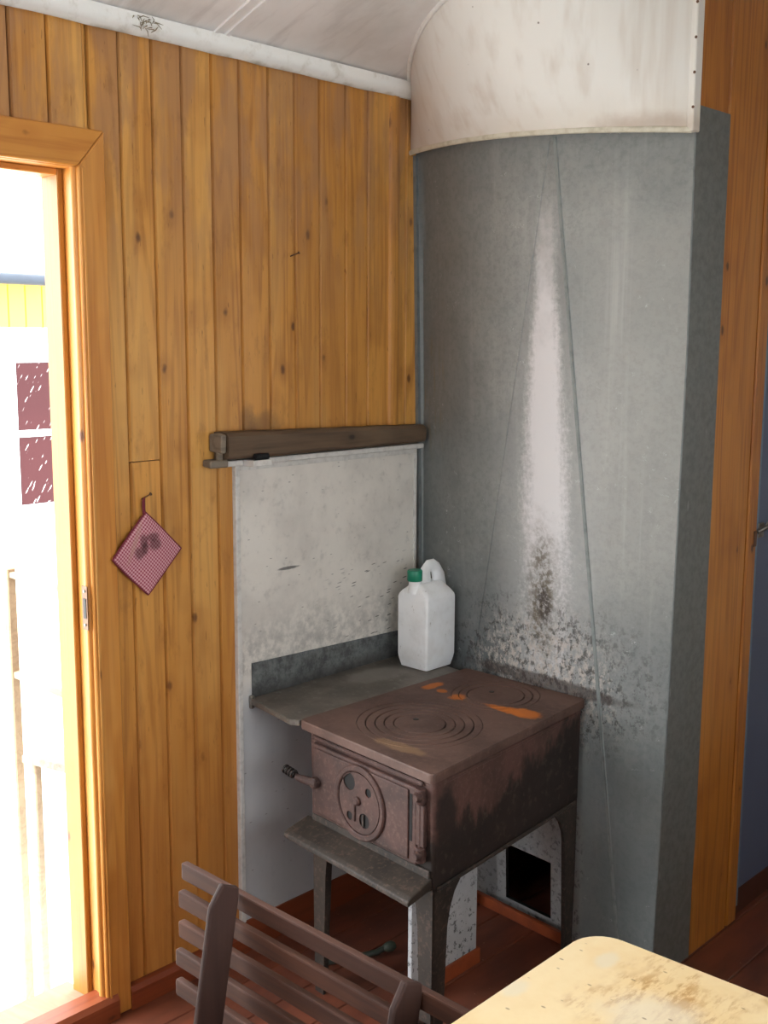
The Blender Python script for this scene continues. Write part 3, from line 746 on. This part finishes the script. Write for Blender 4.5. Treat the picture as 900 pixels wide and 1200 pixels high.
mb.lathe((.064, 1.655, 1.2445), (.066, 1.692, 1.2445), [(0, r_ * .8)] + prof + [(1, r_)], 14)
mb2 = mb.build('grommet', BLACKRUB, None, True); tag(mb2, 'short black ribbed rubber grommet at the foot of the brown beam', 'grommet')
mb2.location.x = .003
b = MB(); b.box((.0365, 1.645, 1.2225), (.074, 1.70, 1.2365), .001); b.build('ledge_lug', PANEL_TRIM, wp)

# ------------------------------------------------------------------ shelf plate
sh = thing('metal_shelf', 'grimy dark metal shelf plate with upstand, between the white board and the stove', 'shelf', (.1, 1.95, .65))
b = MB(); b.prism([(.011, 1.678, .638), (.020, 1.672, .638), (.195, 1.640, .638), (.217, 1.650, .638), (.226, 2.215, .638), (.011, 2.240, .638)], (0, 0, .014), .002); b.build('plate', SHELF, sh)
b = MB(); b.prism([(.011, 1.682, .652), (.011, 2.250, .652), (.011, 2.250, .722), (.011, 1.682, .738)], (.003, 0, 0), .0008); b.build('upstand', UPSTAND, sh)
for y in (1.98, 2.12):
    b = MB(); b.prism([(.0105, y, .637), (.16, y, .637), (.16, y, .630), (.022, y, .53), (.0105, y, .53)], (0, .004, 0)); b.build('bracket', DARKMETAL, sh)
b = MB(); b.box((.013, 1.671, .628), (.024, 1.682, .660), .002); b.build('clip', STEEL, sh)

# ------------------------------------------------------------------ stove
FL, FR, RR, RL = Vector((.226, 1.652, 0)), Vector((.653, 1.613, 0)), Vector((.602, 2.230, 0)), Vector((.238, 2.230, 0))
UW, VD = .430, .640
def S(p):
    u, v = p[0] / UW, p[1] / VD
    q = FL * (1 - u) * (1 - v) + FR * u * (1 - v) + RR * u * v + RL * (1 - u) * v
    return (q.x, q.y, p[2])
st = thing('stove', 'old brown cast iron wood stove with two ringed hobs, under the white jug', 'stove', (.44, 1.93, 0))
def sb(mb, name, mat, parent=None, smooth=False, ang=35):
    return mb.map(S).build(name, mat, parent or st, smooth, ang)
# hob plate with two round openings
def ring_pts(c, r, z, n=56): return [Vector((c[0] + r * math.cos(6.283185 * k / n), c[1] + r * math.sin(6.283185 * k / n), z)) for k in range(n)]
inv1, inv2 = (.2155, .202), (.222, .505)
R1, R2 = .160, .124
zt = .656
def rrect(u0, u1, v0, v1, r, z, n=4):
    o = []
    for cx, cy, a0 in ((u1 - r, v1 - r, 0), (u0 + r, v1 - r, 90), (u0 + r, v0 + r, 180), (u1 - r, v0 + r, 270)):
        for k in range(n + 1):
            a = rad(a0 + 90 * k / n); o.append(Vector((cx + r * math.cos(a), cy + r * math.sin(a), z)))
    return o
mb = fill([rrect(-.004, .434, -.004, .640, .012, zt), ring_pts(inv1, R1, zt), ring_pts(inv2, R2, zt)], '', None, None)
e0 = rrect(-.004, .434, -.004, .640, .012, zt); e1 = [p + Vector(((p.x - .215) * .006, (p.y - .32) * .004, -.004)) for p in e0]; e2 = [p + Vector((0, 0, -.016)) for p in e1]
e3 = [Vector((.215 + (p.x - .215) * .96, .32 + (p.y - .32) * .975, zt - .026)) for p in e0]
mb.rings([e0, e1, e2, e3], cap0=False, cap1=False)
for c, R in ((inv1, R1), (inv2, R2)): mb.rings([ring_pts(c, R, zt), ring_pts(c, R, zt - .012)], cap0=False, cap1=False)
bmesh.ops.remove_doubles(mb.bm, verts=mb.bm.verts[:], dist=.0002)
sb(mb, 'hob_plate', IRON_TOP)
def annulus(c, r0, r1, z0, z1, n=56):
    mb = MB(); e = .0012
    prof = [(r0, z0), (r0, z1 - e), (r0 + e, z1), (r1 - e, z1), (r1, z1 - e), (r1, z0)]
    rows = [ring_pts(c, r, z, n) for r, z in prof] ; rows.append(rows[0])
    R = [[mb.bm.verts.new(p) for p in row] for row in rows[:-1]]
    for i in range(len(R)):
        A, B = R[i], R[(i + 1) % len(R)]
        for j in range(n): mb.bm.faces.new([A[j], A[(j + 1) % n], B[(j + 1) % n], B[j]])
    return mb
def hob(c, radii):
    g_ = .0028
    for a, b_ in zip(radii, radii[1:]):
        sb(annulus(c, b_ + g_ / 2, a - g_ / 2, zt - .010, zt), 'hob_ring', IRON_TOP)
    r = radii[-1] - g_ / 2
    mb = MB(); mb.rings([ring_pts(c, r, zt - .010, 48), ring_pts(c, r, zt - .0012, 48), ring_pts(c, r - .0012, zt, 48)]); ld = sb(mb, 'hob_lid', IRON_TOP)
    q = (c[0] - .025, c[1] + .012)
    mb = MB(); mb.rings([ring_pts(q, .008, zt + .0002, 16), ring_pts(q, .0065, zt + .0012, 16)]); sb(mb, 'lifter_slot', DARKMETAL, ld)
hob(inv1, [R1, .137, .113, .090, .066]); hob(inv2, [R2, .103, .080])
mb = MB(); mb.rings([rrect(.03, .40, .03, .61, .01, zt - .024), rrect(.03, .40, .03, .61, .01, zt - .012)]); sb(mb, 'under_plate', BLACK)
# body
mb = MB(); mb.rings([rrect(.022, .426, .012, .628, .010, .398), rrect(.020, .428, .010, .630, .010, .410), rrect(.018, .429, .008, .632, .010, zt - .024)]); sb(mb, 'firebox', IRON_SIDE, None, True, 40)
mb = MB(); mb.box((.428, .020, .398), (.4345, .612, .407), .002); sb(mb, 'side_rib', IRON_DARK)
mb = MB(); mb.box((.4285, .05, .622), (.4325, .60, .631), .0015); sb(mb, 'side_rib', IRON_SIDE)
mb = MB(); mb.box((.030, .001, .618), (.400, .010, .628), .003); sb(mb, 'top_rib', IRON)
mb = MB(); mb.box((.030, .003, .398), (.420, .010, .443), .002); sb(mb, 'front_apron', IRON_DARK)
# fire door
mb = MB(); mb.box((.040, -.005, .447), (.388, .010, .614), .004, 2); dr = sb(mb, 'fire_door', IRON)
mb = MB(); mb.box((.050, -.0085, .455), (.366, -.004, .606), .003, 2); sb(mb, 'door_panel', IRON, dr)
mb = MB(); mb.box((.368, -.0058, .497), (.376, -.004, .598)); sb(mb, 'slot', BLACK, dr)
for z in (.600, .474):
    mb = MB(); mb.lathe((.396, .0, z - .016), (.396, .0, z + .016), [(0, .011), (.08, .0135), (.92, .0135), (1, .011)], 16)
    mb.lathe((.396, .010, z), (.396, -.020, z), [(0, .012), (.7, .012), (1, .007)], 14)
    sb(mb, 'hinge', IRON, None, True)
mb = MB(); mb.cyl((.396, .0, .455), (.396, .0, .612), .0055, n=12); sb(mb, 'hinge_pin', IRON, None, True)
mb = MB(); mb.box((.384, -.004, .492), (.410, .008, .582), .002); sb(mb, 'hinge_plate', IRON)
# round draught regulator: recessed ring, turning disc with three openings
cu, cz = .213, .528
def disc(mb, r, y0, y1, n=48, hole=()):
    mb.lathe((cu, y0, cz), (cu, y1, cz), [(0, r), (.75, r), (1, r - .002)], n)
mb = MB()
pr = [(.083, -.008), (.083, -.013), (.080, -.0155), (.072, -.0155), (.069, -.013), (.069, -.008)]
R = [[mb.bm.verts.new((cu + r * math.cos(6.283185 * k / 56), y, cz + r * math.sin(6.283185 * k / 56))) for k in range(56)] for r, y in pr]
for i in range(len(R)):
    A, B = R[i], R[(i + 1) % len(R)]
    for j in range(56): mb.bm.faces.new([A[j], A[(j + 1) % 56], B[(j + 1) % 56], B[j]])
sb(mb, 'regulator_rim', IRON, dr, True)
def circ(c, r, n=24): return [Vector((c[0] + r * math.cos(6.283185 * k / n), -.0125, c[1] + r * math.sin(6.283185 * k / n))) for k in range(n)]
hol = [((.180, .568), .020), ((.231, .493), .0165), ((.182, .490), .010), ((.244, .560), .010)]
mb = fill([circ((cu, cz), .0665, 48)] + [circ(c, r) for c, r in hol], '', None, None)
for c, r in hol:
    q = circ(c, r); mb.rings([q, [p + Vector((0, .006, 0)) for p in q]], cap0=False, cap1=False)
q = circ((cu, cz), .0665, 48); mb.rings([q, [p + Vector((0, .005, 0)) for p in q]], cap0=False, cap1=False)
rd = sb(mb, 'regulator_disc', IRON, dr)
mb = MB(); mb.lathe((cu, -.0085, cz), (cu, -.009, cz), [(0, .066), (1, .066)], 40); sb(mb, 'draught_opening', BLACK, dr)
mb = MB(); mb.lathe((cu - .004, -.012, cz + .004), (cu - .004, -.022, cz + .004), [(0, .010), (.6, .010), (1, .006)], 14); sb(mb, 'regulator_bolt', IRON, dr, True)
mb = MB(); mb.box((cu - .020, -.017, cz - .045), (cu - .010, -.012, cz + .002), .002); sb(mb, 'regulator_tab', IRON, dr)
mb = MB(); mb.box((.224, -.0135, .480), (.229, -.0075, .506)); sb(mb, 'regulator_slide', IRON_LEG, dr)
# latch with a coiled grip, sticking out past the left edge
mb = MB(); mb.lathe((.062, -.006, .528), (.062, -.026, .528), [(0, .013), (.8, .013), (1, .009)], 16); lt = sb(mb, 'latch_boss', IRON, None, True)
mb = MB(); mb.tube([(.072, -.018, .530), (.045, -.020, .528), (.02, -.022, .526), (.004, -.026, .528)], [.009, .010, .009, .007], 10); sb(mb, 'latch_arm', IRON, lt, True)
pts = []
for i in range(64):
    a = i / 63 * 6.283 * 4; pts.append((.004 - .040 * i / 63, -.030 + .0085 * math.cos(a), .533 + .004 * i / 63 + .0085 * math.sin(a)))
mb = MB(); mb.tube(pts, .0032, 6); sb(mb, 'coil_grip', DARKMETAL, lt, True)
# ash ledge
mb = MB(); mb.prism([(.008, .010, .428), (.008, -.060, .414), (.008, -.072, .408), (.008, -.072, .396), (.008, .010, .404)], (.416, 0, 0), .003, 2); sb(mb, 'ash_ledge', IRON_LEG)
# legs: tapered angle castings with arched brackets
def leg(fu, fv):
    """fu/fv: 0 front-left .. 1"""
    mb = MB()
    u_out = .424 if fu else .026; su = -1 if fu else 1
    v_out = .012 if not fv else .628; sv = 1 if not fv else -1
    pr = [(0, .405), (.125, .405), (.105, .392), (.082, .370), (.066, .340), (.056, .30), (.046, .12), (.040, 0), (.008, 0), (.002, .2)]
    mb.prism([(u_out, v_out + sv * a, z) for a, z in pr], (su * .009, 0, 0))
    pf = [(0, .405), (.075, .405), (.060, .385), (.050, .35), (.044, .30), (.038, .12), (.034, 0), (.004, 0), (.0, .2)]
    mb.prism([(u_out + su * a, v_out, z) for a, z in pf], (0, sv * .009, 0))
    return sb(mb, 'leg', IRON_LEG if not fv else IRON_DARK)
for fu in (0, 1):
    for fv in (0, 1): leg(fu, fv)

# whitewashed sheet under the stove
t = thing('screen_board', 'whitewashed peeling board standing on the floor beneath the stove', 'board', (.455, 1.84, 0))
b = MB(); b.box((.444, 1.775, .036), (.456, 2.012, .392), .001); b.build('board', SPECK, t)
b = MB(); b.box((.438, 1.775, .0), (.462, 2.022, .040), .002); b.build('foot_rail', ORANGEB, t)
# poker on the floor
t = thing('poker', 'dark iron poker lying on the floor under the stove', 'poker', (.24, 1.82, .012))
MB().tube([(.175, 1.70, .010), (.23, 1.80, .010), (.262, 1.86, .013), (.272, 1.885, .02)], .0075, 8).build('rod', plain('dark_green_iron', (52, 58, 50), .4), t, True)
MB().lathe((.270, 1.878, .020), (.285, 1.905, .024), [(0, .008), (.3, .012), (.7, .013), (1, .008)], 14).build('knob', plain('dark_green_knob', (62, 68, 56), .5), t, True)

# ------------------------------------------------------------------ jug on the shelf
JX, JY, JZ = .130, 2.186, .6525
jg = thing('jug', 'white plastic jerrycan with green cap standing on the dark shelf', 'jug', (JX, JY, JZ))
def sq(hx, hy, z, r, cx=0, cy=0, n=6):
    o = []
    for sx, sy, a0 in ((1, 1, 0), (-1, 1, 90), (-1, -1, 180), (1, -1, 270)):
        for k in range(n + 1):
            a = rad(a0 + 90 * k / n)
            o.append((JX + cx + sx * (hx - r) + r * math.cos(a), JY + cy + sy * (hy - r) + r * math.sin(a), JZ + z))
    return o
hx, hy = .053, .058
mb = MB(); mb.rings([sq(hx - .012, hy - .012, .0, .006), sq(hx - .007, hy - .007, .002, .007), sq(hx - .002, hy - .002, .022, .007), sq(hx, hy, .034, .007), sq(hx, hy, .190, .007), sq(hx - .001, hy - .001, .197, .009),
          sq(hx - .008, hy - .004, .207, .012), sq(hx - .022, hy - .008, .218, .014), sq(hx - .032, hy - .012, .226, .012), sq(hx - .038, hy - .016, .229, .010)])
mb.build('body', JUG, jg, True, 42)
# neck
nc = Vector((JX - .004, JY - .039, JZ))
mb = MB(); mb.lathe(nc + Vector((0, 0, .205)), nc + Vector((0, -.004, .240)), [(0, .022), (.3, .019), (.5, .017), (1, .017)], 20); mb.build('neck', JUG, jg, True)
mb = MB()
rows = []
for zz, rr_ in ((.236, .0185), (.237, .0195), (.262, .0195), (.265, .018)):
    rows.append([nc + Vector((rr_ * (1 + .025 * (k % 2)) * math.cos(6.283185 * k / 40), -.004 + rr_ * (1 + .025 * (k % 2)) * math.sin(6.283185 * k / 40), zz)) for k in range(40)])
mb.rings(rows); mb.build('cap', GREEN, jg, True, 50)
hp = [(0, -.008, .205), (0, -.010, .235), (0, -.005, .260), (0, .006, .270), (0, .020, .270), (0, .034, .260), (0, .045, .240), (0, .047, .212), (0, .045, .18)]
hp = [Vector((JX, JY, JZ)) + Vector(p) for p in hp]
mb = MB(); mb.tube(hp, [.017, .013, .0105, .0095, .0095, .0105, .013,   .016, .018], 12, 1.8, .75); mb.build('handle', JUG, jg, True, 70)

# ------------------------------------------------------------------ potholder on its nail
PY, PZ = 1.391, 1.138
ph = thing('potholder', 'red gingham cotton potholder with scorch marks hanging on the plank wall', 'potholder', (.0, PY, PZ))
mb = MB(); N_ = 14; s_ = .0905
def pp(i, j, top):
    u, v = i / N_, j / N_
    y = PY + (u - v) * s_ * 1.03; z = PZ - (u + v) * s_ * 1.01
    e = min(u, v, 1 - u, 1 - v) * 2
    th = .0025 + .007 * min(1, e * 2.2) ** .6
    wv = .0035 * math.sin(u * 5 + v * 3) + .004 * (v ** 2) * (1 - u)
    return (.0075 + wv * .6 + .002 + .014 * max(0, v - u - .45) + (th if top else 0), y, z)
T = [[mb.bm.verts.new(pp(i, j, True)) for j in range(N_ + 1)] for i in range(N_ + 1)]
Bm = [[mb.bm.verts.new(pp(i, j, False)) for j in range(N_ + 1)] for i in range(N_ + 1)]
for i in range(N_):
    for j in range(N_):
        mb.bm.faces.new([T[i][j], T[i + 1][j], T[i + 1][j + 1], T[i][j + 1]]); mb.bm.faces.new([Bm[i][j], Bm[i][j + 1], Bm[i + 1][j + 1], Bm[i + 1][j]])
for i in range(N_):
    for A in ((T[i][0], T[i + 1][0], Bm[i + 1][0], Bm[i][0]), (T[i][N_], Bm[i][N_], Bm[i + 1][N_], T[i + 1][N_]), (T[0][i], Bm[0][i], Bm[0][i + 1], T[0][i + 1]), (T[N_][i], T[N_][i + 1], Bm[N_][i + 1], Bm[N_][i])):
        mb.bm.faces.new(A)
mb.build('pad', GING, ph, True, 60)
edge = [pp(i, 0, False) for i in range(N_ + 1)] + [pp(N_, j, False) for j in range(1, N_ + 1)] + [pp(i, N_, False) for i in range(N_ - 1, -1, -1)] + [pp(0, j, False) for j in range(N_ - 1, -1, -1)]
mb = MB(); mb.tube([Vector(p) + Vector((.0015, 0, 0)) for p in edge], .0022, 6); mb.build('binding', GINGP, ph, True)
mb = MB(); mb.tube([(.007, PY, PZ - .004), (.009, PY - .003, PZ + .012), (.010, PY - .003, PZ + .026), (.012, PY - .002, PZ + .031), (.008, PY, PZ + .026), (.006, PY + .001, PZ + .01), (.006, PY + .001, PZ - .004)], .0032, 6, 1.3, .6)
mb.build('loop', GINGP, ph, True)
def nail(p, q, r, label, head=True, mat=BRONZE):
    p, q = Vector(p), Vector(q)
    mb = MB(); mb.cyl(p, q, r, r * .9, 8)
    if head: d = (q - p).normalized(); mb.cyl(q - d * .001, q + d * .001, r * 2.2, n=10)
    o = mb.build('nail', mat, None, True); return tag(o, label, 'nail')
nail((.0, PY - .001, PZ + .028), (.024, PY + .006, PZ + .041), .0017, 'bent nail holding the gingham potholder')
nail((.0, 1.828, 1.708), (.020, 1.838, 1.716), .0016, 'slim nail jutting from the bare planks above the brown beam')
nail((.004, 2.045, 2.146), (.026, 2.052, 2.158), .0018, 'rusty nail stuck in the white cornice near the cream casing', mat=DARKMETAL)
# torn scrap at the cornice
mb = MB(); random.seed(3)
for i in range(22):
    a = random.uniform(0, 6.28); c_ = Vector((.026 + random.uniform(0, .012), 1.41 + random.uniform(-.03, .03), 2.135 + random.uniform(-.004, .022)))
    d = Vector((random.uniform(-.002, .01), math.cos(a) * .011, math.sin(a) * .008))
    mb.tube([c_ - d, c_ + Vector((.004, random.uniform(-.004, .004), random.uniform(-.003, .005))), c_ + d], [.0004, .0011, .0004], 5)
tag(mb.build('fibre_tuft', plain('dirty_fibre', (150, 138, 112), .9, 0., .4, 120., (76, 66, 50)), None, True), 'frayed dirty tuft of fibre caught on the white cornice', 'debris')

# ------------------------------------------------------------------ slatted chair back in the foreground
ch = thing('folding_chair', 'brown slatted wooden folding chair folded up beside the yellow table', 'chair', (.98, .97, 0))
YS = .990
zs = [.692, .645, .597, .549, .501]
for i, z in enumerate(zs):
    b = MB(); y = YS - .004 * i
    b.box((.668 - .004 * (i % 2), y, z - .028), (1.335, y + .013, z), .003, 2); b.build('slat', W_CHAIR, ch)
def upright(x0, x1, name='upright'):
    lean = .19
    zt_ = .719; L = lambda z: (z - .72) * lean * .9
    pr = [(.958, .719), (.988, .705), (.9885, .690), (.9885 + L(.3), .30), (.985 + L(.0), .0), (.942 + L(.0), .0), (.938 + L(.30), .30), (.936, .690)]
    b = MB(); b.prism([(x0, y, z) for y, z in pr], (x1 - x0, 0, 0), .003, 2); return b.build(name, W_CHAIRZ, ch)
upright(.806, .816)
upright(1.170, 1.181)
# folded seat and rear legs hanging behind the back
for xx in (.745, 1.205):
    b = MB(); b.prism([(xx, 1.012, .40), (xx, 1.036, .40), (xx, 1.05, .0), (xx, 1.02, .0)], (.022, 0, 0), .003); b.build('rear_leg', W_CHAIRZ, ch)
for i in range(5):
    z = .40 - i * .055; b = MB(); b.box((.70, 1.002, z - .040), (1.29, 1.011, z), .002); b.build('seat_slat', W_CHAIR, ch)
MB().cyl((.74, 1.0, .30), (1.24, 1.0, .30), .006, n=10).build('pivot_rod', DARKMETAL, ch, True)
b = MB(); b.box((1.160, .9805, .640), (1.170, .990, .690), .001); b.build('back_plate', DARKMETAL, ch)

# ------------------------------------------------------------------ yellow table
tt = thing('table', 'worn yellow table top with rounded corner and scratches in the foreground', 'table', (1.86, .83, 0))
def rect_xy(x0, x1, y0, y1, r, z, n=8):
    o = []
    for cx, cy, a0 in ((x1 - r, y1 - r, 0), (x0 + r, y1 - r, 90), (x0 + r, y0 + r, 180), (x1 - r, y0 + r, 270)):
        for k in range(n + 1):
            a = rad(a0 + 90 * k / n); o.append(Vector((cx + r * math.cos(a), cy + r * math.sin(a), z)))
    return o
TX0, TX1, TY0, TY1 = 1.305, 2.44, .47, 1.182
skew = lambda p: (p[0], p[1] + .045 * (p[0] - TX0) - .0 , p[2])
mb = MB(); mb.rings([rect_xy(TX0, TX1, TY0, TY1, .045, .7465), rect_xy(TX0, TX1, TY0, TY1, .045, .749), rect_xy(TX0 + .0015, TX1 - .0015, TY0 + .0015, TY1 - .0015, .044, .750)]); mb.map(skew).build('laminate', TABLE, tt)
mb = MB(); mb.rings([rect_xy(TX0 + .001, TX1 - .001, TY0 + .001, TY1 - .001, .045, .722), rect_xy(TX0 + .001, TX1 - .001, TY0 + .001, TY1 - .001, .045, .7463)]); mb.map(skew).build('top_board', TABLE_EDGE, tt)
for lx in (1.40, 2.34):
    for ly in (.56, 1.09):
        b = MB(); b.box((lx - .018, ly - .018, 0), (lx + .018, ly + .018, .66), .003); b.map(skew).build('leg', W_CHAIRZ, tt)
for ly in (.55, 1.10):
    b = MB(); b.box((1.40, ly - .009, .66), (2.34, ly + .009, .722), .001); b.map(skew).build('apron', W_CHAIRZ, tt)
for lx in (1.39, 2.35):
    b = MB(); b.box((lx - .009, .56, .66), (lx + .009, 1.09, .722), .001); b.map(skew).build('apron', W_CHAIRZ, tt)

# ------------------------------------------------------------------ outside the door
struct(MB().box((-14, -10, -1.1), (-.6, 14, -1.0)).build('ground', GROUND))
hb = thing('neighbour_house', 'overexposed yellow and white hut with grey gutter seen through the doorway', 'building', (-4.1, 3.2, -1.0))
MB().box((-6.5, .8, -1.0), (-4.03, 5.2, 1.86)).build('house_wall', EXT_C, hb)
yy = 2.60
while yy < 4.4:
    vplank(hb, 'x', -4.0, yy, yy + .107, 1.58, 1.86, EXT_Y, .025, 'yellow_board'); yy += .107
yy = 2.60
while yy < 4.4:
    vplank(hb, 'x', -4.01, yy, yy + .107, -.9, 1.58, EXT_C, .018, 'overexposed_board'); yy += .107
mb = MB(); mb.prism([(-4.2, .6, 1.87), (-3.86, .6, 1.90), (-3.86, .6, 1.99), (-5.3, .6, 2.5), (-6.8, .6, 2.0), (-6.8, .6, 1.87)], (0, 4.8, 0)); mb.build('roof', EXT_W, hb)
gt = MB().cyl((-3.83, 1.2, 1.855), (-3.83, 3.46, 1.842), .032, n=16).build('gutter', GUT, hb, True)
MB().tube([(-3.83, 3.45, 1.842), (-3.83, 3.50, 1.836), (-3.84, 3.52, 1.80)], .026, 12).build('gutter_elbow', GUT, gt, True)
def ext_pane(z0, z1):
    fr_ = MB(); 
    for a in (((-4.01, 3.235, z0 - .018), (-3.985, 3.262, z1 + .018)), ((-4.01, 3.62, z0 - .018), (-3.985, 3.65, z1 + .018)), ((-4.01, 3.262, z1), (-3.985, 3.62, z1 + .018)), ((-4.01, 3.262, z0 - .018), (-3.985, 3.62, z0))):
        fr_.box(*a)
    f = fr_.build('shutter_frame', EXT_W, hb)
    MB().box((-4.0, 3.262, z0), (-3.99, 3.62, z1), .002).build('red_shutter', REDP, f)
ext_pane(.985, 1.378); ext_pane(.545, .945)
rl = thing('railing', 'sun-bleached wooden stair railing just outside the doorway', 'railing', (-.5, 1.43, -1.0))
MB().box((-.70, 1.420, -1.0), (-.672, 1.445, .91), .003).build('post', W_RAIL, rl)
MB().box((-.60, 1.425, -1.0), (-.580, 1.445, .40), .003).build('post', W_RAIL, rl)
MB().box((-.672, 1.425, .885), (-.12, 1.44, .900), .002).build('rail', W_RAIL, rl)
MB().box((-.672, 1.425, .610), (-.12, 1.44, .628), .002).build('rail', W_RAIL, rl)
MB().prism([(-.60, 1.40, .400), (-.10, 1.40, .470), (-.10, 1.40, .490), (-.60, 1.40, .420)], (0, .10, 0)).build('tread', W_GREY, rl)
